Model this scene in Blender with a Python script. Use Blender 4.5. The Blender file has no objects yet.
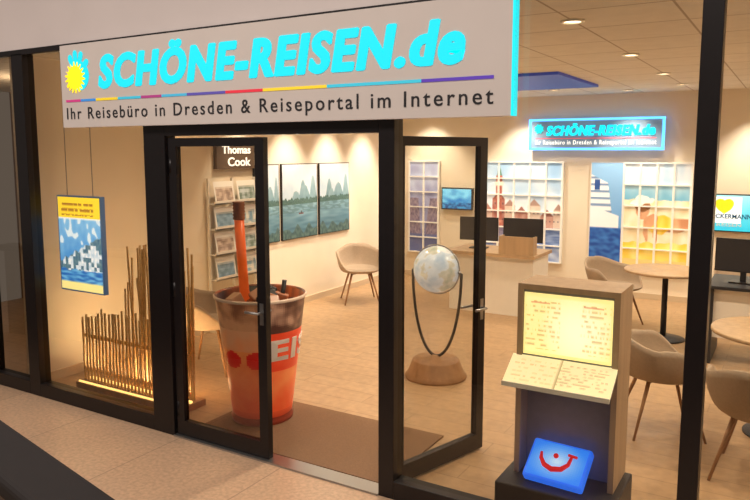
import bpy, bmesh, math, random
from mathutils import Vector, Matrix, noise
random.seed(4)
sc=bpy.context.scene
try: sc.view_settings.view_transform='Standard'
except Exception: pass

def lin(c):
    return tuple(((x/255.)/12.92 if x/255.<=0.04045 else (((x/255.)+0.055)/1.055)**2.4) for x in c[:3])
def L4(c): return lin(c)+(1.0,)
def mix(a,b,t):
    t=max(0,min(1,t)); return tuple(a[i]*(1-t)+b[i]*t for i in range(3))
def nz(x,y,z=0): return noise.noise(Vector((x,y,z)))

MATS={}
def mat(name,rgb=(200,200,200),rough=.5,metal=0,em=None,es=0,var=0,scale=20,bump=0,vcol=False,wood=False):
    if name in MATS: return MATS[name]
    m=bpy.data.materials.new(name); m.use_nodes=True
    nt=m.node_tree; N=nt.nodes; Lk=nt.links
    b=N['Principled BSDF']
    b.inputs['Roughness'].default_value=rough; b.inputs['Metallic'].default_value=metal
    base=L4(rgb)
    b.inputs['Base Color'].default_value=base
    tc=N.new('ShaderNodeTexCoord')
    if vcol:
        a=N.new('ShaderNodeVertexColor'); a.layer_name='Col'
        Lk.new(a.outputs['Color'],b.inputs['Base Color'])
        if es>0:
            Lk.new(a.outputs['Color'],b.inputs['Emission Color']); b.inputs['Emission Strength'].default_value=es
    elif em is not None:
        b.inputs['Emission Color'].default_value=L4(em); b.inputs['Emission Strength'].default_value=es
    if (var>0 or bump>0) and not vcol:
        n=N.new('ShaderNodeTexNoise'); n.inputs['Scale'].default_value=scale; n.inputs['Detail'].default_value=5
        if wood:
            mp=N.new('ShaderNodeMapping'); mp.inputs['Scale'].default_value=(1,1,.08)
            Lk.new(tc.outputs['Object'],mp.inputs['Vector']); Lk.new(mp.outputs['Vector'],n.inputs['Vector'])
        else: Lk.new(tc.outputs['Object'],n.inputs['Vector'])
        if var>0:
            r=N.new('ShaderNodeValToRGB')
            r.color_ramp.elements[0].position=.3; r.color_ramp.elements[1].position=.7
            r.color_ramp.elements[0].color=tuple(c*(1-var) for c in base[:3])+(1,)
            r.color_ramp.elements[1].color=tuple(min(1,c*(1+var)) for c in base[:3])+(1,)
            Lk.new(n.outputs['Fac'],r.inputs['Fac']); Lk.new(r.outputs['Color'],b.inputs['Base Color'])
        if bump>0:
            bp=N.new('ShaderNodeBump'); bp.inputs['Strength'].default_value=bump; bp.inputs['Distance'].default_value=.01
            Lk.new(n.outputs['Fac'],bp.inputs['Height']); Lk.new(bp.outputs['Normal'],b.inputs['Normal'])
    MATS[name]=m; return m

def tilemat(name,rgb,line,sx,sy,mortar,rough,var=.08,nscale=8,offset=0.0):
    m=bpy.data.materials.new(name); m.use_nodes=True
    nt=m.node_tree; N=nt.nodes; Lk=nt.links; b=N['Principled BSDF']
    b.inputs['Roughness'].default_value=rough
    geo=N.new('ShaderNodeNewGeometry')
    br=N.new('ShaderNodeTexBrick'); br.offset=offset
    br.inputs['Scale'].default_value=1; br.inputs['Brick Width'].default_value=sx; br.inputs['Row Height'].default_value=sy
    br.inputs['Mortar Size'].default_value=mortar; br.inputs['Mortar Smooth'].default_value=.2
    a=lin(rgb); br.inputs['Color1'].default_value=tuple(c*(1-var/2) for c in a)+(1,)
    br.inputs['Color2'].default_value=tuple(min(1,c*(1+var/2)) for c in a)+(1,)
    br.inputs['Mortar'].default_value=L4(line)
    Lk.new(geo.outputs['Position'],br.inputs['Vector'])
    n=N.new('ShaderNodeTexNoise'); n.inputs['Scale'].default_value=nscale; n.inputs['Detail'].default_value=8
    Lk.new(geo.outputs['Position'],n.inputs['Vector'])
    mx=N.new('ShaderNodeMix'); mx.data_type='RGBA'; mx.blend_type='MULTIPLY'; mx.inputs[0].default_value=1
    r=N.new('ShaderNodeValToRGB'); r.color_ramp.elements[0].position=.35; r.color_ramp.elements[1].position=.65
    r.color_ramp.elements[0].color=(1-var*2,)*3+(1,); r.color_ramp.elements[1].color=(1,1,1,1)
    Lk.new(n.outputs['Fac'],r.inputs['Fac'])
    Lk.new(br.outputs['Color'],mx.inputs[6]); Lk.new(r.outputs['Color'],mx.inputs[7])
    Lk.new(mx.outputs[2],b.inputs['Base Color'])
    return m

def glassmat(name,tint=(236,238,232),refl=1.0):
    m=bpy.data.materials.new(name); m.use_nodes=True
    nt=m.node_tree; N=nt.nodes; Lk=nt.links
    for x in list(N): N.remove(x)
    o=N.new('ShaderNodeOutputMaterial'); t=N.new('ShaderNodeBsdfTransparent'); g=N.new('ShaderNodeBsdfGlossy')
    t.inputs['Color'].default_value=L4(tint); g.inputs['Roughness'].default_value=.01
    f=N.new('ShaderNodeFresnel'); f.inputs['IOR'].default_value=1.5
    ma=N.new('ShaderNodeMath'); ma.operation='MULTIPLY'; ma.inputs[1].default_value=refl
    ms=N.new('ShaderNodeMixShader')
    Lk.new(f.outputs[0],ma.inputs[0]); Lk.new(ma.outputs[0],ms.inputs[0]); Lk.new(t.outputs[0],ms.inputs[1]); Lk.new(g.outputs[0],ms.inputs[2])
    Lk.new(ms.outputs[0],o.inputs[0]); return m

class B:
    def __init__(s,name):
        s.name=name; s.bm=bmesh.new(); s.cl=s.bm.loops.layers.float_color.new('Col'); s.m=[]
    def mi(s,m):
        if m not in s.m: s.m.append(m)
        return s.m.index(m)
    def face(s,vs,m,col=None,smooth=False):
        try: f=s.bm.faces.new(vs)
        except ValueError: return None
        f.material_index=s.mi(m); f.smooth=smooth
        if col is not None:
            for l in f.loops: l[s.cl]=(col[0],col[1],col[2],1)
        return f
    def box(s,x0,x1,y0,y1,z0,z1,m,M=None,bev=0):
        t=bmesh.new(); bmesh.ops.create_cube(t,size=1)
        for v in t.verts:
            v.co=Vector(((x0+x1)/2+v.co.x*(x1-x0),(y0+y1)/2+v.co.y*(y1-y0),(z0+z1)/2+v.co.z*(z1-z0)))
        if bev>0: bmesh.ops.bevel(t,geom=list(t.edges),offset=bev,segments=3,affect='EDGES',profile=.5)
        s.merge(t,m,M,smooth=False); return s
    def merge(s,t,m,M=None,smooth=False,col=None):
        vm={}
        for v in t.verts: vm[v]=s.bm.verts.new(M@v.co if M else v.co)
        for f in t.faces: s.face([vm[v] for v in f.verts],m,col,smooth)
        t.free()
    def rings(s,rings,m,smooth=True,closed=True,cap0=False,cap1=False,colf=None):
        R=[[s.bm.verts.new(p) for p in r] for r in rings]
        n=len(R[0])
        for i in range(len(R)-1):
            for j in range(n if closed else n-1):
                k=(j+1)%n
                c=colf(i,j) if colf else None
                s.face([R[i][j],R[i][k],R[i+1][k],R[i+1][j]],m,c,smooth)
        if cap0: s.face(list(reversed(R[0])),m,colf(0,0) if colf else None)
        if cap1: s.face(R[-1],m,colf(len(R)-2,0) if colf else None)
    def tube(s,pts,r,m,seg=10):
        pts=[Vector(p) for p in pts]; rs=r if isinstance(r,(list,tuple)) else [r]*len(pts)
        rings=[]; up=None
        for i,p in enumerate(pts):
            d=(pts[min(i+1,len(pts)-1)]-pts[max(i-1,0)]).normalized()
            if up is None: up=Vector((0,1,0)) if abs(d.y)<.9 else Vector((1,0,0))
            a=(up-d*up.dot(d)).normalized(); b=d.cross(a); up=a
            rings.append([p+(a*math.cos(2*math.pi*k/seg)+b*math.sin(2*math.pi*k/seg))*rs[i] for k in range(seg)])
        s.rings(rings,m,cap0=True,cap1=True)
    def lathe(s,prof,c,m,seg=48,colf=None,cap0=True,cap1=True,smooth=True):
        rings=[[Vector((c[0]+r*math.cos(2*math.pi*k/seg),c[1]+r*math.sin(2*math.pi*k/seg),c[2]+z)) for k in range(seg)] for r,z in prof]
        s.rings(rings,m,smooth=smooth,cap0=cap0,cap1=cap1,colf=colf)
    def pic(s,O,U,V,nu,nv,f,m):
        O,U,V=Vector(O),Vector(U),Vector(V)
        g=[[s.bm.verts.new(O+U*(i/nu)+V*(j/nv)) for i in range(nu+1)] for j in range(nv+1)]
        for j in range(nv):
            for i in range(nu):
                c=(0,0,0)
                for du,dv in ((.25,.25),(.75,.25),(.25,.75),(.75,.75)):
                    q=f((i+du)/nu,(j+dv)/nv); c=(c[0]+q[0]/4,c[1]+q[1]/4,c[2]+q[2]/4)
                s.face([g[j][i],g[j][i+1],g[j+1][i+1],g[j+1][i]],m,lin(c))
    def text(s,body,mp,m,shear=0,off=0,ext=.03,space=1.0,col=None,res=4):
        cu=bpy.data.curves.new('t','FONT'); cu.body=body; cu.shear=shear; cu.offset=off; cu.extrude=ext; cu.space_character=space
        cu.resolution_u=res
        o=bpy.data.objects.new('t',cu); sc.collection.objects.link(o)
        dg=bpy.context.evaluated_depsgraph_get(); me=o.evaluated_get(dg).to_mesh()
        co=[v.co.copy() for v in me.vertices]
        x0=min(c.x for c in co);x1=max(c.x for c in co);y0=min(c.y for c in co);y1=max(c.y for c in co)
        vs=[s.bm.verts.new(mp((c.x-x0)/(x1-x0),(c.y-y0)/(y1-y0),(c.z/ext*.5+.5) if ext else 0)) for c in co]
        for p in me.polygons: s.face([vs[i] for i in p.vertices],m,col)
        o.evaluated_get(dg).to_mesh_clear(); bpy.data.objects.remove(o); bpy.data.curves.remove(cu)
    def done(s,sol=0,sub=0,pivot=None,rot=0,loc=None):
        me=bpy.data.meshes.new(s.name); 
        vs=[v.co for v in s.bm.verts]
        lo=Vector((min(v.x for v in vs),min(v.y for v in vs),min(v.z for v in vs)))
        hi=Vector((max(v.x for v in vs),max(v.y for v in vs),max(v.z for v in vs)))
        if loc is None:
            pv=Vector(((lo.x+hi.x)/2,(lo.y+hi.y)/2,lo.z))
            for v in s.bm.verts: v.co-=pv
        else: pv=Vector(loc)
        s.bm.to_mesh(me); s.bm.free()
        for m in s.m: me.materials.append(m)
        o=bpy.data.objects.new(s.name,me); o.location=pv; o.rotation_euler=(0,0,rot)
        sc.collection.objects.link(o)
        return o
def pl(x0,x1,z0,z1,y,dy=-.004):
    return lambda a,b,c: Vector((x0+a*(x1-x0),y+dy*c,z0+b*(z1-z0)))

# ---------------- materials
black=mat('dark_frame',(30,26,28),.35,.3,var=.1)
glass=glassmat('clear_glass',(232,230,224),1.0)
glassL=glassmat('darkened_glass',(196,188,176),1.7)  # darker tint stands in for mall reflections dimming the left panes
wallm=mat('wall_paint',(238,226,206),.8,var=.03,scale=3)
ceilm=tilemat('ceiling_tiles',(226,220,208),(176,164,148),.6,.6,.008,.9,.03)
floorm=tilemat('shop_floor_vinyl',(182,149,112),(160,129,95),1.2,.2,.005,.40,.09,14,.4)
mallfl=tilemat('mall_stone',(204,170,140),(172,142,118),.9,.9,.005,.32,.12,40)
bulk=mat('bulkhead_paint',(214,204,202),.6,var=.03,scale=2)
oak=mat('oak_wood',(188,158,122),.45,var=.12,scale=18,wood=True)
oakd=mat('oak_dark',(156,116,80),.5,var=.15,scale=18,wood=True)
kiosk=mat('kiosk_wood',(190,164,136),.5,var=.1,scale=18,wood=True)
VC=mat('painted_print',rough=.5,vcol=True,es=.08)
VE=mat('backlit_print',rough=.4,vcol=True,es=1.0)
VP=mat('poster_backlit_print',rough=.4,vcol=True,es=2.0)
VE2=mat('bright_backlit_print',rough=.4,vcol=True,es=1.15)
VW=mat('self_glow_wall_print',rough=.6,vcol=True,es=.3)  # emission brightens the murals, which are plain prints without lamps
white=mat('white_satin',(238,234,226),.5,var=.02)
whiteW=mat('white_lattice',(246,244,238),.5,em=(255,250,240),es=.12)
grey=mat('grey_panel',(146,142,144),.5,var=.05)
dgrey=mat('dark_grey',(44,44,50),.5,var=.05)
shell=mat('chair_fabric',(170,150,128),.8,var=.06,scale=60,bump=.1)
metal=mat('steel',(170,170,170),.3,.9)
cyanE=mat('cyan_glow',(0,215,230),.4,em=(0,226,240),es=.85)
blueE=mat('blue_glow',(60,150,255),.4,em=(90,180,255),es=2.6)
whiteE=mat('white_glow',(255,255,255),.4,em=(255,252,245),es=1.3)

# ---------------- room shell
FX0,FX1=-9,3.2; BW=6.54; CZ=2.77; LW=-5.5; RW=3.0
def wall(name,*a,m=wallm):
    b=B(name); b.box(*a,m); return b.done()
wall('floor',FX0,FX1,0,BW+.15,-.1,0,m=floorm)
wall('floor_mall',FX0,FX1+2,-7,0,-.1,0,m=mallfl)
wall('ceiling',FX0,FX1,.12,BW+.15,CZ,CZ+.1,m=ceilm)
wall('wall_back',LW-.12,RW+.12,BW,BW+.12,0,CZ)
wall('wall_left',LW-.12,LW,.12,BW,0,CZ)
wall('wall_right',RW,RW+.12,.12,BW,0,CZ)
nb=mat('neighbour_wall',(120,92,66),.8,var=.1,scale=2)
wall('wall_neighbour_back',FX0,LW-.13,2.2,2.3,0,CZ,m=nb)
wall('wall_bulkhead',FX0,FX1,-.03,.12,CZ,4.2,m=bulk)
b=B('trim_bulkhead'); b.box(FX0,FX1,-.04,.0,CZ-.03,CZ+.01,black); b.done()
bb=mat('baseboard_paint',(206,186,158),.6)
wall('baseboard_back',LW,RW,BW-.015,BW,0,.08,m=bb)
wall('baseboard_left',LW,LW+.015,.12,BW,0,.08,m=bb)

# ---------------- shopfront frame
tn=1
def trim(x0,x1,y0,y1,z0,z1):
    global tn
    b=B('trim_%d'%tn); tn+=1; b.box(x0,x1,y0,y1,z0,z1,black,bev=.003); b.done()
for x0,x1 in ((-5.34,-5.2),(-3.865,-3.66),(-1.985,-1.885),(-.385,-.30),(-5.95,-5.85),(1.6,1.69)): trim(x0,x1,-.04,.06,0,CZ-.02)
trim(-3.66,-1.985,-.04,.06,2.10,2.19)
for x0,x1 in ((FX0,-5.95),(-5.85,-5.34),(-5.2,-3.865),(-1.885,-.385),(-.30,1.6),(1.69,FX1)): trim(x0,x1,-.04,.06,0,.11)
wn=1
for x0,x1 in ((FX0,-5.95),(-5.85,-5.34),(-5.2,-3.865),(-1.885,-.385),(-.30,1.6),(1.69,FX1)):
    b=B('window_%d'%wn); wn+=1
    vs=[b.bm.verts.new(p) for p in ((x0,.01,.11),(x1,.01,.11),(x1,.01,CZ-.03),(x0,.01,CZ-.03))]
    b.face(vs,glassL if x1<-3 else glass); b.done()
b=B('window_transom')
vs=[b.bm.verts.new(p) for p in ((-3.66,.01,2.19),(-1.985,.01,2.19),(-1.985,.01,CZ-.03),(-3.66,.01,CZ-.03))]; b.face(vs,glass); b.done()
wall('trim_threshold',-3.66,-1.985,-.05,.07,-.02,.012,m=metal)

def door(name,hinge,ang,w,g):
    b=B(name); t=.045; h=2.085
    M=Matrix.Translation(Vector((hinge[0],hinge[1],0)))@Matrix.Rotation(ang,4,'Z')
    f=.07
    b.box(0,f,-t/2,t/2,.015,h,black,M); b.box(w-f,w,-t/2,t/2,.015,h,black,M)
    b.box(f,w-f,-t/2,t/2,h-.055,h,black,M); b.box(f,w-f,-t/2,t/2,.015,.12,black,M)
    vs=[b.bm.verts.new(M@Vector(p)) for p in ((f,0,.12),(w-f,0,.12),(w-f,0,h-.055),(f,0,h-.055))]; b.face(vs,g)
    for s in (-1,1):
        y=s*(t/2+.04)
        b.tube([M@Vector(p) for p in ((w-.035,s*t/2,.98),(w-.035,y,.98),(w-.14,y,.98))],.009,metal)
        b.box(w-.05,w-.02,s*t/2-.003,s*t/2+.003,.9,1.04,metal,M)
    for z in (.2,1.05,1.9): b.tube([M@Vector((.012,0,z-.05)),M@Vector((.012,0,z+.05))],.026,black)
    return b.done()
door('door_1',(-3.645,0),0,.825,glassL)
door('door_2',(-1.965,.095),math.radians(73.5),.82,glass)

# ---------------- main sign
signm=mat('sign_face',(204,194,188),.6,em=(205,192,186),es=.10,var=.02,scale=4)
b=B('shop_sign')
SX0,SX1,SZ0,SZ1,SY=-4.64,-1.205,2.17,2.755,-.10
b.box(SX0,SX1,SY,-.045,SZ0,SZ1,signm)
b.box(SX1,SX1+.012,SY,-.045,SZ0,SZ1,cyanE)
W=SX1-SX0; H=SZ1-SZ0
cy=mat('sign_letter_cyan',(0,205,225),.6,em=(0,220,240),es=.68)
for k,(dx,dz) in enumerate(((-.009,.0),(.009,.0),(0,.004),(0,-.004),(0,0))):
    b.text('SCHÖNE-REISEN.de',pl(SX0+.42+dx,SX1-.25+dx,SZ0+H*.45+dz,SZ0+H*.92+dz,SY-.0004*k,-.0035),cy,shear=.2,off=.03,space=1.14)
ink=mat('sign_ink',(30,28,34),.6)
b.text('Ihr Reisebüro in Dresden & Reiseportal im Internet',pl(SX0+.05,SX1-.09,SZ0+H*.055,SZ0+H*.24,SY,-.003),ink,off=.006,space=1.28)
segs=[(0,.05,(200,60,130)),(.05,.10,(60,140,220)),(.10,.17,(240,210,40)),(.17,.24,(60,190,220)),(.24,.30,(170,60,130)),(.30,.37,(70,180,220)),(.37,.47,(90,80,170)),(.47,.56,(225,50,70)),(.56,.70,(245,215,50)),(.70,.88,(60,200,230)),(.88,1,(90,60,180))]
for i,(a,c,col) in enumerate(segs):
    m=mat('stripe_%d'%i,col,.5,em=col,es=.35)
    x0=SX0+.05;x1=SX1-.09
    b.box(x0+(x1-x0)*a,x0+(x1-x0)*c,SY-.004,SY,SZ0+H*.31,SZ0+H*.338,m)
ycol=mat('logo_yellow',(250,220,20),.5,em=(250,220,20),es=.8)
cx,cz=SX0+.175,SZ0+H*.62
def fan(bd,cx,cz,y,fr,m,n=72):
    c=bd.bm.verts.new((cx,y,cz)); r=[bd.bm.verts.new((cx+fr(2*math.pi*k/n)*math.cos(2*math.pi*k/n),y,cz+fr(2*math.pi*k/n)*math.sin(2*math.pi*k/n))) for k in range(n)]
    for k in range(n): bd.face([c,r[k],r[(k+1)%n]],m)
fan(b,cx+.02,cz,SY-.003,lambda t:.10+.02*math.cos(t),cy)
fan(b,cx-.01,cz-.01,SY-.006,lambda t:.082+(.03 if int(t/(2*math.pi)*36)%2 else 0),ycol)
for k,(dx,dz,an) in enumerate(((-.045,.10,115),(.0,.125,95),(.05,.115,70),(.095,.07,40))):
    fan(b,cx+dx,cz+dz,SY-.004,lambda t,an=an:.022+.034*abs(math.cos(t-math.radians(an)))**3,cy,32)
b.done()

# ---------------- cup
b=B('giant_drink_cup')
CX,CY=-3.36,.56; HC=.92; CB=.013
def R(z): return .215+.115*(z/HC)
rows=66
prof=[(R(0)+.012,0),(R(0)+.015,.03),(R(0),.05)]+[(R(z),z) for z in [(.06+(HC-.06)*i/rows) for i in range(rows+1)]]
prof+=[(R(HC)+.012,HC+.004),(R(HC)+.014,HC+.018),(R(HC)+.004,HC+.026),(R(HC)-.012,HC+.015),(R(HC)-.02,HC-.06),(R(HC)-.05,HC-.09),(0.02,HC-.08)]
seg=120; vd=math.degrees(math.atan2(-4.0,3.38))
def cupc(i,j):
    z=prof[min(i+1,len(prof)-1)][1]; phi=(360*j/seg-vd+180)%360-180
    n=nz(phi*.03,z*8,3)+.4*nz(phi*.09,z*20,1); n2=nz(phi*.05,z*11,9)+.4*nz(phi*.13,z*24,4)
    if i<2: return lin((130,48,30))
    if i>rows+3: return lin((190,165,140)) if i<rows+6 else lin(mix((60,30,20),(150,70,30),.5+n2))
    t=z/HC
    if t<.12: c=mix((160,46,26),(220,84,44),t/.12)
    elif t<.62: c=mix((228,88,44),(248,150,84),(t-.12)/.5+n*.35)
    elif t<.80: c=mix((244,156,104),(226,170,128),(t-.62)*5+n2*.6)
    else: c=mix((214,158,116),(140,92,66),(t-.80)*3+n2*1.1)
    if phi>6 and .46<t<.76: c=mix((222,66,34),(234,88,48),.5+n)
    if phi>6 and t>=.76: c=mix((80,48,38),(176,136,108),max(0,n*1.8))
    for (pc,tc_,rp,rt) in ((-50,.55,17,.07),(-10,.55,15,.07)):
        if ((phi-pc)/rp)**2+((t-tc_)/rt)**2<1: c=(226,40,32)
    return lin(c)
cupm=mat('cup_print',rough=.3,vcol=True,es=.28)
b.lathe(prof,(CX,CY,CB),cupm,seg,cupc)
def cupmap(p0,dp,z0,dz):
    def f(a,bb_,c):
        z=z0+bb_*dz; p=math.radians(vd+p0+a*dp); r=R(z)+.003+.006*c
        return Vector((CX+r*math.cos(p),CY+r*math.sin(p),z+CB))
    return f
b.text('EISTEE',cupmap(13,190,.49,.16),white,off=.03,space=1.1)
orange=mat('straw_orange',(248,110,44),.35,em=(248,110,44),es=.45)  # added emission brightens the straw, which is no light source
brn=mat('cup_straw_tip',(160,96,56),.5,var=.2)
sx,sy=CX-.125,CY-.075
b.tube([(sx+.03,sy+.02,HC-.1),(sx+.01,sy+.01,1.2),(sx,sy,1.50)],.036,orange,16)
b.tube([(sx,sy,1.50+.012*k) for k in range(12)],[.046 if k%2 else .040 for k in range(12)],brn,16)
blk=mat('black_straw',(28,24,24),.4)
b.tube([(CX-.16,CY+.05,HC-.1),(CX-.19,CY+.02,1.14)],.022,blk)
b.tube([(CX+.12,CY+.08,HC-.1),(CX+.15,CY+.1,1.05)],.018,blk)
ice=mat('ice_cube',(190,150,124),.15,em=(200,130,80),es=.05)
for k in range(20):
    a=random.uniform(0,6.28); r=random.uniform(.02,.23); s=.052
    M=Matrix.Translation((CX+r*math.cos(a),CY+r*math.sin(a),HC-.03+random.uniform(-.02,.03)))@Matrix.Rotation(random.uniform(0,3),4,Vector((1,.5,random.random())).normalized())
    b.box(-s,s,-s,s,-s*.8,s*.8,ice if k%3==0 else blk if k%3==1 else brn,M,bev=.012)
b.done()

# ---------------- globe
b=B('globe_on_stand')
GX,GY,GZ=-2.66,2.1,.97; GR=.205
b.lathe([(.20,0),(.27,.0),(.275,.02),(.25,.05),(.21,.15),(.2,.165),(.05,.17),(.03,.20)],(GX,GY,0),oakd,48)
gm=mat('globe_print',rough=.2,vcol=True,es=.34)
M=Matrix.Translation((GX,GY,GZ))@Matrix.Rotation(math.radians(23),4,'Y')
nlat,nlon=60,100
rings=[]
for i in range(nlat+1):
    th=math.pi*i/nlat
    rr=max(.0008,math.sin(th)*GR)
    rings.append([M@Vector((rr*math.cos(2*math.pi*k/nlon),rr*math.sin(2*math.pi*k/nlon),-GR*math.cos(th))) for k in range(nlon)])
def gcol(i,j):
    th=math.pi*i/nlat; ph=2*math.pi*j/nlon
    p=Vector((math.sin(th)*math.cos(ph),math.sin(th)*math.sin(ph),-math.cos(th)))
    n=noise.noise(p*1.7+Vector((3,1,5)))+.45*noise.noise(p*5)
    if abs(p.z)>.93: return lin((235,240,244))
    if n>.12: return lin(mix((214,214,206),(176,188,176),n*2-.2))
    return lin(mix((212,226,242),(160,190,224),-n))
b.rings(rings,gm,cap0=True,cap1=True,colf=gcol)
pts=[(GX-.235*math.cos(a)+.0,GY,GZ-.02-.76*math.sin(a)) for a in [math.pi*k/40 for k in range(41)]]
b.tube(pts,.013,dgrey)
for s in (-1,1): b.tube([(GX+s*.235,GY,GZ-.02),(GX+s*.19,GY,GZ-.01)],.012,metal)
ring=[(GX+(GR+.012)*math.cos(a),GY+.0,GZ+(GR+.012)*math.sin(a)) for a in [2*math.pi*k/48 for k in range(49)]]
b.tube(ring,.006,metal,6)
b.done()

# ---------------- display stand
b=B('brochure_display_stand')
x0,x1,y0,y1=-1.275,-.73,.27,.58
b.box(x0-.05,x1+.04,.10,y1,0,.2,dgrey,bev=.01)
b.box(x0,x0+.03,y0,y1,.2,1.28,kiosk); b.box(x1-.03,x1,y0,y1,.2,1.28,kiosk)
b.box(x0+.03,x1-.03,y0,y1,1.25,1.28,kiosk)
b.box(x0+.03,x1-.03,y0+.12,y1-.01,.2,1.25,grey)
b.box(x0+.03,x1-.03,y0+.015,y0+.12,.86,1.25,grey)
b.box(x0+.03,x1-.03,y0-.0,y0+.12,.82,.87,grey)
def scr(u,v):
    g=max(0,1-((u-.62)**2/.2+(v-.45)**2/.4))  # white glare patch painted into the screen colours
    c=mix((248,234,150),(255,251,218),.2+g*.7)
    if v>.94 or v<.05 or u<.02 or u>.98: return (246,230,150)
    row=int(v*26)
    if row%2==0 and nz(u*30,row*3.3)>.0 and (u<.42 or u>.66) and .1<v<.9: c=mix(c,(170,130,80),.4)
    if .83<v<.87 and (.08<u<.3 or .68<u<.9): c=mix(c,(190,80,60),.35)
    return c
b.pic((x0+.035,y0+.008,.89),(x1-x0-.07,0,0),(0,0,.345),90,60,scr,VE2)
tx0,tx1=x0-.02,x1+.0
M0=Vector((tx0,.10,.755)); U=Vector((tx1-tx0,0,0)); V=Vector((0,.175,.115))
def tray(u,v):
    c=(248,238,190)
    row=int(v*22)
    if .5<u<.95 and row%2==0 and nz(u*26,row*2.1)>0 and .15<v<.9: c=(218,200,150)
    if .05<u<.47 and row%3==0 and nz(u*20,row)>.0 and .15<v<.85: c=(230,208,150)
    if abs(u-.49)<.008: c=(200,180,130)
    return c
b.pic(M0+Vector((0,0,.012)),U,V,80,30,tray,mat('tray_print',rough=.4,vcol=True,es=.75))
vs=[b.bm.verts.new(p) for p in (M0,M0+U,M0+U+V,M0+V)]; b.face(vs[::-1],white)
b.box(tx0,tx1,.092,.10,.75,.775,white)
b.done()
b=B('illuminated_logo_box')
M=Matrix.Translation((-1.02,.255,.30))@Matrix.Rotation(math.radians(-4),4,'Z')@Matrix.Rotation(math.radians(38),4,'X')
bx=mat('blue_light_box',(40,110,235),.3,em=(30,110,250),es=.9)
b.box(-.165,.165,-.12,.12,-.03,.03,bx,M,bev=.015)
def lb(u,v):
    d=((u-.5)**2+(v-.5)**2)**.5
    return mix((190,225,255),(40,130,250),d*1.8)
b.pic(M@Vector((-.15,-.105,.0315)),M.to_3x3()@Vector((.30,0,0)),M.to_3x3()@Vector((0,.21,0)),24,18,lb,VE)
red=mat('logo_red',(226,30,40),.4,em=(226,20,30),es=.6)
pts=[(-.095,.035,.038),(-.088,.0,.038),(-.06,-.035,.038),(-.015,-.052,.038),(.035,-.04,.038),(.065,-.005,.038),(.072,.05,.038)]
b.tube([M@Vector(p) for p in pts],[.007,.011,.014,.015,.014,.011,.008],red,10)
b.tube([M@Vector((.05,.052,.038)),M@Vector((.1,.048,.038))],.008,red,8)
b.tube([M@Vector((-.012,.03,.036)),M@Vector((-.012,.03,.043))],.014,red,16)
b.done()

# ---------------- chairs
def sm(t): t=max(0,min(1,t)); return t*t*(3-2*t)
def chair(name,x,y,face,scale=1):
    b=B(name); n=48
    def rimh(p):
        a=abs(p)
        return .455+.27*sm((2.55-a)/1.0)*.75+.085*sm((1.2-a)/1.0)
    def P(k,t,inn):
        p=2*math.pi*k/n; p=(p+math.pi)%(2*math.pi)-math.pi
        h=rimh(p); ex=1+.10*math.cos(p)**2
        if t<=.5:
            r=.225*t/.5; z=.43+.012*(t/.5)**2+.0
        else:
            q=(t-.5)/.5; r=.225+.07*math.sin(q*math.pi/2); z=.442+(h-.442)*(1-math.cos(q*math.pi/2))**.9
            if p and abs(p)<1.3: r+=.03*q*q
        r-=inn; z+= (0 if t>.5 else inn*1.0)
        return Vector((-r*math.cos(p)*ex,r*math.sin(p)*1.05,z))
    T=[.02]+[i/16 for i in range(1,17)]
    outer=[[P(k,t,0)-Vector((0,0,.03 if t<=.5 else .03*(1-(t-.5)*2))) for k in range(n)] for t in T]
    inner=[[P(k,t,.022) for k in range(n)] for t in reversed(T)]
    b.rings(outer+inner,shell,cap0=True,cap1=True)
    for sx_,sy_ in ((1,1),(1,-1),(-1,1),(-1,-1)):
        b.tube([(sx_*.12,sy_*.12,.42),(sx_*.24,sy_*.23,0)],[.016,.009],oakd,8)
    b.tube([(-.13,-.13,.39),(.13,.13,.39)],.01,oakd,6); b.tube([(.13,-.13,.39),(-.13,.13,.39)],.01,oakd,6)
    o=b.done(loc=(x,y,0),rot=face); o.scale=(scale,)*3; return o
chair('tub_chair',-4.92,4.42,math.radians(-50))
chair('tub_chair',-4.55,1.25,math.radians(20))
chair('tub_chair',-1.75,4.95,math.radians(-30))
chair('tub_chair',-.74,1.85,math.radians(25))
chair('tub_chair',-.10,1.38,math.radians(85))
chair('tub_chair',-.45,5.5,math.radians(-100))

def table(name,x,y,r):
    b=B(name)
    b.lathe([(r-.02,.72),(r,.725),(r,.745),(r-.005,.75),(.01,.75)],(x,y,0),oak,64)
    b.tube([(x,y,.03),(x,y,.72)],.03,dgrey,16)
    b.lathe([(.22,0),(.22,.012),(.05,.035)],(x,y,0),dgrey,40)
    return b.done()
table('round_table',-1.13,4.5,.42)
table('round_table',-.01,2.17,.46)

# ---------------- desks
b=B('reception_desk')
b.box(-3.75,-2.6,4.6,5.3,.72,.76,oak)
b.box(-3.72,-2.63,4.66,4.69,.0,.72,white); b.box(-3.72,-3.69,4.69,5.25,0,.72,white); b.box(-2.66,-2.63,4.69,5.25,0,.72,white)
b.done()
b=B('desk_organizer'); b.box(-3.05,-2.62,4.61,4.63,.761,.98,oak); b.box(-3.05,-3.03,4.63,4.75,.761,.98,oak); b.box(-2.64,-2.62,4.63,4.75,.761,.98,oak); b.box(-3.03,-2.64,4.63,4.75,.761,.775,oak); b.done()
def monitor(name,x,y,z,w,h,rot,scrcol=None):
    b=B(name); M=Matrix.Translation((x,y,z))@Matrix.Rotation(rot,4,'Z')
    b.box(-w/2,w/2,-.015,.015,.1,.1+h,blk,M,bev=.005)
    b.box(-w/2+.012,w/2-.012,-.018,-.014,.112,.1+h-.012,dgrey,M)
    b.box(-.025,.025,-.005,.03,.0,.14,blk,M); b.box(-.11,.11,-.07,.09,0,.012,blk,M)
    return b.done()
monitor('computer_monitor',-3.45,4.95,.762,.5,.30,.15)
monitor('computer_monitor',-2.9,5.05,.762,.5,.30,.1)
b=B('office_desk')
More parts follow.
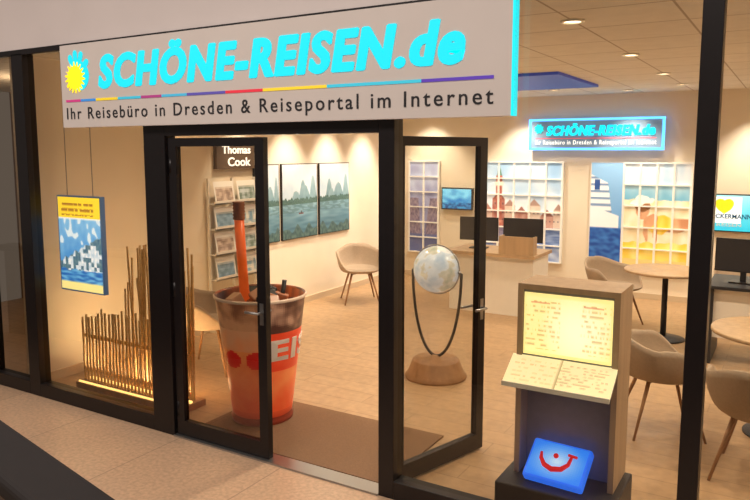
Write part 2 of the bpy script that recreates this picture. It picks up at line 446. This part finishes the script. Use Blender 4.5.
b.box(-.66,1.2,3.75,4.5,.72,.75,dgrey); b.box(-.63,1.17,3.82,3.85,.25,.72,white)
b.box(-.64,-.60,3.78,4.47,0,.72,dgrey); b.box(1.14,1.18,3.78,4.47,0,.72,dgrey)
b.box(.3,.7,3.9,4.4,0,.6,dgrey); b.done()
monitor('computer_monitor',-.38,4.05,.752,.5,.32,-.1)
monitor('computer_monitor',.4,4.05,.752,.52,.32,.1)

# ---------------- murals on back wall
def city(u,v):
    n=nz(u*5,v*5,2)
    c=mix((236,240,244),(150,190,228),(v-.45)*1.4+n*.6)
    hs=((-.02,.12,.50,(206,170,154)),(.12,.28,.62,(164,94,82)),(.28,.42,.55,(214,186,170)),(.42,.58,.48,(184,126,112)),(.58,.74,.56,(220,200,184)),(.74,.9,.46,(186,136,122)),(.9,1.02,.52,(210,186,170)))
    for a,b_,h,col in hs:
        if a<=u<b_:
            m=(a+b_)/2
            top=h+.07*(1-abs(u-m)/((b_-a)/2))
            if v<top:
                c=mix(col,(240,230,220),.15+.3*nz(u*20,v*20))
                if v>h: c=mix(col,(110,60,54),.4)
                elif (int(u*60)%3==0) and (int(v*50)%4==0): c=mix(col,(60,60,80),.5)
    if .165<u<.245 and v<.86: c=(176,100,84) if int(v*40)%5 else (206,140,116)
    if .150<u<.26 and .76<v<.80: c=(230,224,210)
    if .86<=v<.98 and abs(u-.205)<(.98-v)*.28: c=(90,140,120)
    if v<.34: c=mix((146,166,204),(88,112,164),nz(u*10,v*50)+.5)
    if v<.34 and .14<u<.27: c=mix(c,(160,110,110),.4)
    if v<.14: c=mix((196,206,222),(130,146,186),nz(u*8,v*20)+.5)
    return c
def harbour(u,v):
    c=mix((110,110,160),(196,206,236),v+.4*nz(u*4,v*7))
    if v<.6 and nz(u*3,1)>v-.5: c=mix((110,96,126),(160,146,160),nz(u*20,v*30)+.5)
    if v<.2: c=(90,100,150)
    return c
def ship(u,v):
    c=mix((90,150,214),(150,196,236),v)
    hull=.44+.10*(1-u)
    if .38<v<hull+.05 and u<.92: c=(240,243,246)
    if hull+.05<v<.74+.05*(1-u)*3 and u<.70-(v-.5)*.5: c=(246,247,248) if int(v*46)%3 else (120,150,190)
    if .74<v<.84 and .12<u<.28: c=(40,80,150)
    if v<=.38: c=mix((24,70,150),(60,120,196),nz(u*5,v*30)+.5)
    return c
def beach(u,v):
    u0,v0=u,v
    u+=.03*nz(u0*9,v0*9,1); v+=.02*nz(u0*9,v0*9,5)
    n=nz(u*7,v*7,7)
    c=mix((248,240,214),(238,216,170),.5+n)
    if v>.80: c=mix((186,214,238),(236,240,244),.5+n)
    elif v>.66: c=mix((120,184,214),(190,220,232),(v-.66)*6+n*.4)
    def el(cx,cy,rx,ry,a=0):
        x,y=u-cx,v-cy; ca,sa=math.cos(a),math.sin(a); X=x*ca+y*sa; Y=-x*sa+y*ca
        return (X/rx)**2+(Y/ry)**2<1
    if el(.80,.43,.30,.055,.1): c=mix((200,140,100),(226,176,134),.5+n*2)
    if el(.58,.43,.18,.085,.15): c=mix((248,200,60),(252,226,120),.5+n*2)
    if el(.42,.46,.12,.06,.4): c=(216,160,120)
    if el(.36,.36,.035,.11,.1): c=mix((206,146,106),(226,170,128),.5+n)
    if el(.50,.34,.035,.10,-.2): c=(206,146,106)
    if el(.30,.55,.095,.075): c=mix((226,170,130),(206,146,110),.5+n)
    if el(.30,.60,.11,.05): c=(150,100,60)
    if el(.29,.64,.19,.026,.12): c=(250,248,238)
    if el(.29,.665,.10,.045): c=(252,250,242)
    if v<.26: c=mix((248,208,80),(252,230,140),.5+n*1.5)
    if v<.10: c=(236,206,130)
    return c
def mural(name,x0,x1,z0,z1,f,cols,rows):
    b=B(name); y=BW-.03
    b.box(x0-.015,x1+.015,y+.002,BW,z0-.015,z1+.015,white)
    b.pic((x0,y,z0),(x1-x0,0,0),(0,0,z1-z0),int((x1-x0)*85),int((z1-z0)*85),f,VW)
    for i in range(cols+1):
        if cols<2: break
        x=x0+(x1-x0)*i/cols; b.box(x-.013,x+.013,y-.02,y,z0,z1,whiteW)
    for j in range(rows+1):
        if cols<2: break
        z=z0+(z1-z0)*j/rows; b.box(x0,x1,y-.022,y-.002,z-.009,z+.009,whiteW)
    return b.done()
mural('wall_mural',-5.3,-4.78,.4,1.84,harbour,2,6)
mural('wall_mural',-4.03,-2.84,.4,1.84,city,5,6)
mural('wall_mural',-2.44,-2.02,.4,1.84,ship,1,1)
mural('wall_mural',-2.00,-1.16,.4,1.84,beach,4,5)
b=B('wall_television'); b.box(-4.72,-4.20,BW-.06,BW,1.10,1.44,blk,bev=.005)
b.pic((-4.70,BW-.062,1.12),(.48,0,0),(0,0,.30),40,25,lambda u,v: mix((30,110,190),(120,200,240),v+.8*nz(u*4,v*4)) if v>.3 else mix((20,60,120),(60,150,210),nz(u*9,v*9)+.5),VE); b.done()
b=B('wall_screen'); b.box(-.98,-.42,BW-.05,BW,.98,1.46,blk,bev=.005)
def heart(u,v):
    x=(u-.38)*5.4; y=(v-.66)*5.0
    c=mix((40,180,215),(150,220,236),v)
    if .22<v<.95: c=(244,250,250) if .05<u<.75 else c
    if (x*x+y*y-.9)**3-x*x*y**3<0: c=(250,200,30)
    return c
b.pic((-.965,BW-.052,.995),(.53,0,0),(0,0,.45),60,50,heart,VE)
tq=mat('turquoise_ink',(10,90,140),.5)
b.text('NECKERMANN',pl(-.95,-.45,1.15,1.21,BW-.053,-.003),tq,off=.02); b.text('REISEN',pl(-.84,-.56,1.05,1.09,BW-.053,-.003),white)
b.done()
b=B('illuminated_wall_sign')
a0,a1,z0,z1=-3.30,-1.52,2.03,2.43; yb=BW-.12
b.box(a0,a1,yb,BW,z0,z1,mat('sign_plate',(130,150,170),.5,em=(100,145,185),es=.38),bev=.01)
for q in ((a0-.018,a1+.018,z0-.018,z0+.014),(a0-.018,a1+.018,z1-.014,z1+.018),(a0-.018,a0+.014,z0,z1),(a1-.014,a1+.018,z0,z1)):
    b.box(q[0],q[1],yb-.01,yb+.03,q[2],q[3],blueE)
cl=mat('cyan_letters',(0,220,250),.4,em=(10,235,255),es=1.4)
for k,dx in enumerate((-.006,.006,0)):
    b.text('SCHÖNE-REISEN.de',pl(a0+.24+dx,a1-.1+dx,z0+.18,z1-.05,yb-.004-.0005*k,-.01),cl,shear=.2,off=.03,space=1.12)
b.text('Ihr Reisebüro in Dresden & Reiseportal im Internet',pl(a0+.08,a1-.08,z0+.04,z0+.12,yb-.004,-.005),whiteE,off=.005,space=1.2)
b.box(a0+.08,a1-.08,yb-.004,yb,z0+.14,z0+.15,mat('stripe_red_glow',(240,100,120),em=(240,100,120),es=.6))
fan(b,a0+.13,z0+.28,yb-.012,lambda t:.05+.02*abs(math.sin(4*t)),cyanE)
b.done()

# ---------------- left wall pictures
def lake(seed):
    def f(u,v):
        n=nz(u*5,v*5,seed)+.4*nz(u*17,v*17,seed)
        c=mix((160,188,208),(212,222,228),v+n*.3)
        hz=.48
        for k,(pc,ph,pw) in enumerate(((.12+.23*seed%.5,.30,.10),(.62,.24,.16),(.88,.36,.09),(.38,.16,.12))):
            e=ph*math.exp(-(abs(u-pc)/pw)**2.6)+.02*nz(u*30,seed+k)
            if hz<v<hz+e: c=mix((104,138,150),(150,178,188),(v-hz)*2.2+.25*nz(u*14,v*14)+.12*k)
        tr=hz+.035+.05*(nz(u*18,seed)+.4)
        if hz-.02<v<tr: c=mix((56,88,86),(86,116,106),nz(u*40,v*40)+.5)
        if v<=hz-.02:
            c=mix((60,102,122),(146,180,194),v*1.6+.3*nz(u*3,v*26,seed))
            if v>hz-.14 and nz(u*7,v*40,seed)>-.05: c=mix(c,(74,106,108),.5)
        if v<.12+.10*nz(u*6,seed,5): c=mix((50,80,84),(90,116,112),nz(u*20,v*20)+.5)
        if seed==2 and (abs(u-.52)<.07 and abs(v-.33)<.012): c=(110,70,70)
        if seed==2 and abs(v-.345-.0)<.02 and abs(u-.53)<.015: c=(70,60,60)
        return c
    return f
for k,(ya,yb_) in enumerate(((2.98,3.42),(3.49,4.22),(4.29,5.0))):
    b=B('wall_picture'); x=LW+.03
    b.box(LW,x-.002,ya-.01,yb_+.01,.88,1.84,blk)
    b.pic((x,ya,.89),(0,yb_-ya,0),(0,0,.94),int((yb_-ya)*110),100,lake(k+1),mat('picture_print',rough=.5,vcol=True,es=.10)); b.done()  # slight emission lightens the pictures; they are not backlit
def pyz(y0,y1,z0,z1,x): return lambda a,bb_,c: Vector((x+.004*c,y0+a*(y1-y0),z0+bb_*(z1-z0)))
b=B('wall_logo_sign'); b.box(LW,LW+.05,2.33,2.95,1.80,2.12,mat('sign_brown',(96,78,62),.6))
b.text('Thomas',pyz(2.41,2.88,1.97,2.06,LW+.052),whiteE,off=.02); b.text('Cook',pyz(2.50,2.88,1.83,1.93,LW+.052),whiteE,off=.02); b.done()
b=B('brochure_rack')
y0,y1=2.2,2.95
for y in (y0,(y0+y1)/2,y1): b.box(LW+.02,LW+.05,y-.012,y+.012,0,1.70,white)
b.box(LW+.02,LW+.3,y0-.02,y1+.02,0,.03,white)
for r in range(4):
    z=.58+r*.28
    b.box(LW+.05,LW+.13,y0,y1,z,z+.012,white)
    b.box(LW+.125,LW+.13,y0,y1,z,z+.04,white)
    for c in range(2):
        ya=y0+.03+c*.37; sd=r*2+c
        cols=[((150,180,206),(110,140,160)),((230,226,214),(120,156,180)),((216,196,180),(150,130,120)),((200,214,220),(110,130,120))][sd%4]
        b.pic((LW+.115,ya,z+.013),(0,.31,0),(-.04,0,.235),14,12,lambda u,v,cols=cols,sd=sd: (240,238,232) if v>.72 or u<.06 or u>.94 else mix(cols[1],cols[0],.5+max(-1,nz(u*5,v*5,sd))*1.5),VC)
b.done()

# ---------------- window poster screen + bamboo display
b=B('window_poster_screen')
px0,px1=-5.19,-4.67
b.box(px0-.012,px1+.012,.20,.24,.858,1.642,mat('screen_bezel',(90,120,160),.4,em=(90,140,200),es=.4))
def post_(u,v):
    if v>.78:
        c=(252,216,50)
        if .08<u<.85 and int(v*66)%4<2 and .80<v<.97 and nz(u*26,int(v*16)*3.1)>-.15: c=(170,120,34)
        return c
    if v>.765: return (240,240,230)
    n=nz(u*9,v*9,4); n2=nz(u*24,v*24,8)
    c=mix((70,140,212),(150,206,244),(v-.2)*1.3+.4*n)
    if n>.22 and v>.5: c=(214,232,246)
    hill=.30+.30*u+.05*nz(u*12,2)
    if v<hill: 
        c=mix((60,100,130),(110,140,150),.5+n2)
        if nz(int(u*16)*1.7,int(v*22)*2.3,3)>.0: c=mix((236,240,244),(180,204,226),.5+n2)
    if v<.22+.03*nz(u*7,1): c=mix((30,96,180),(110,180,230),.5+nz(u*6,v*40)*1.2)
    if v<.09: c=(244,230,150)
    return c
b.pic((px0,.198,.87),(px1-px0,0,0),(0,0,.76),64,96,post_,VP)
b.tube([(px0+.1,.22,1.64),(px0+.1,.22,CZ)],.004,metal,6); b.tube([(px1-.1,.22,1.64),(px1-.1,.22,CZ)],.004,metal,6)
b.done()
bam=mat('bamboo',(206,166,110),.5,var=.2,scale=30,em=(226,170,90),es=.09)
b=B('bamboo_screen')
x=-5.14
while x<-3.93:
    h=.62+.06*math.sin((x+5.14)*2.2)
    b.tube([(x,.34,.05),(x+random.uniform(-.008,.008),.34,h+random.uniform(-.03,.04))],.010,bam,6); x+=.042
b.box(-5.16,-3.91,.26,.52,0,.05,oakd)
led=mat('warm_led_strip',(255,220,150),em=(255,214,130),es=3.0)
b.box(-5.14,-3.93,.375,.40,.05,.065,led); b.box(-5.14,-3.93,.272,.285,.05,.062,led)
b.box(-5.16,-3.91,.355,.37,.12,.15,bam); b.box(-5.16,-3.91,.355,.37,.42,.45,bam)
for k in range(36):
    x=random.uniform(-4.75,-3.95); h=random.uniform(.85,1.28)
    b.tube([(x,.45,.05),(x+random.uniform(-.05,.05),.45+random.uniform(-.03,.03),h)],.009,bam,6)
b.done()

wall('door_mat',-3.62,-2.02,.08,.92,0,.012,m=mat('mat_brown',(128,97,70),.9,var=.12,scale=120,bump=.3))

# ---------------- mall balustrade
b=B('mall_balustrade')
d=Vector((.979,-.204,0)).normalized(); n=Vector((.204,.979,0))
ang=math.atan2(d.y,d.x); O=n*(-2.495)
M=Matrix.Translation(O)@Matrix.Rotation(ang,4,'Z')
rail=mat('handrail_black',(26,19,19),.9,var=.1)
b.box(-7,1.6,-.095,.095,.93,1.0,rail,M,bev=.02)
b.box(-7,1.6,-.02,.02,0,.93,mat('balustrade_panel',(78,62,54),.5,var=.1),M)
b.done()

# ---------------- ceiling fixtures & lights
WARM=(1,.835,.635)
def spot(name,x,y,z,e,ang=100,col=WARM,tgt=None,blend=.8,vis=True):
    b=B('ceiling_spotlight')
    b.lathe([(.055,0),(.07,-.0),(.07,-.012),(.055,-.012)],(x,y,z),white,24,cap0=False,cap1=False)
    b.lathe([(.052,-.004),(.001,-.004)],(x,y,z),mat('lamp_face',(255,240,215),em=(255,232,196),es=7),24,cap0=False,cap1=False); b.done()
    l=bpy.data.lights.new(name,'SPOT'); l.energy=e; l.spot_size=math.radians(ang); l.spot_blend=blend; l.color=col; l.shadow_soft_size=.05
    o=bpy.data.objects.new(name,l); o.location=(x,y,z-.03)
    if tgt: o.rotation_euler=(Vector(tgt)-o.location).to_track_quat('-Z','Y').to_euler()
    sc.collection.objects.link(o)
for y in (.9,2.6,4.2,5.5):
    for x in (-4.2,-2.7,-1.2,.3,1.8):
        spot('downlight',x,y,CZ,38 if (x<-4 and y<1) else 86,130)
for y in (2.7,3.6,4.5,5.4):
    spot('wall_washer',LW+.55,y,CZ,140,62,tgt=(LW,y,1.1))
for x in (-4.9,-3.4,-1.9,-.4,1.2):
    spot('wall_washer_back',x,BW-.55,CZ,135,80,tgt=(x,BW,1.1),col=(1,.9,.76))
b=B('ceiling_light_panel'); b.box(-3.2,-2.05,3.5,5.1,CZ-.03,CZ,mat('panel_blue',(40,60,150),em=(60,80,180),es=.3)); b.done()
l=bpy.data.lights.new('bamboo_lamp','AREA'); l.shape='RECTANGLE'; l.size=1.1; l.size_y=.08; l.energy=34; l.color=(1,.74,.40)
o=bpy.data.objects.new('bamboo_lamp',l); o.location=(-4.54,.48,.07); o.rotation_euler=(math.radians(180-25),0,0); sc.collection.objects.link(o)
l=bpy.data.lights.new('neighbour_lamp','POINT'); l.energy=30; l.color=(1,.75,.5); l.shadow_soft_size=.1
o=bpy.data.objects.new('neighbour_lamp',l); o.location=(-7,1.2,2.4); sc.collection.objects.link(o)
for x in (-6,-3,0):
    l=bpy.data.lights.new('mall_lamp','AREA'); l.size=1.2; l.energy=80; l.color=(1,.88,.78)
    o=bpy.data.objects.new('mall_lamp',l); o.location=(x,-2.6,4.3); sc.collection.objects.link(o)

w=bpy.data.worlds.new('world'); sc.world=w; w.use_nodes=True
w.node_tree.nodes['Background'].inputs[0].default_value=(.9,.74,.62,1); w.node_tree.nodes['Background'].inputs[1].default_value=.2

# ---------------- camera
cam=bpy.data.cameras.new('camera'); cam.lens=33.6; cam.sensor_width=36; cam.shift_y=-.0207
o=bpy.data.objects.new('camera',cam); o.location=(0,-3.38,2.0)
o.rotation_euler=(math.radians(90-6.8),0,math.radians(31))
sc.collection.objects.link(o); sc.camera=o
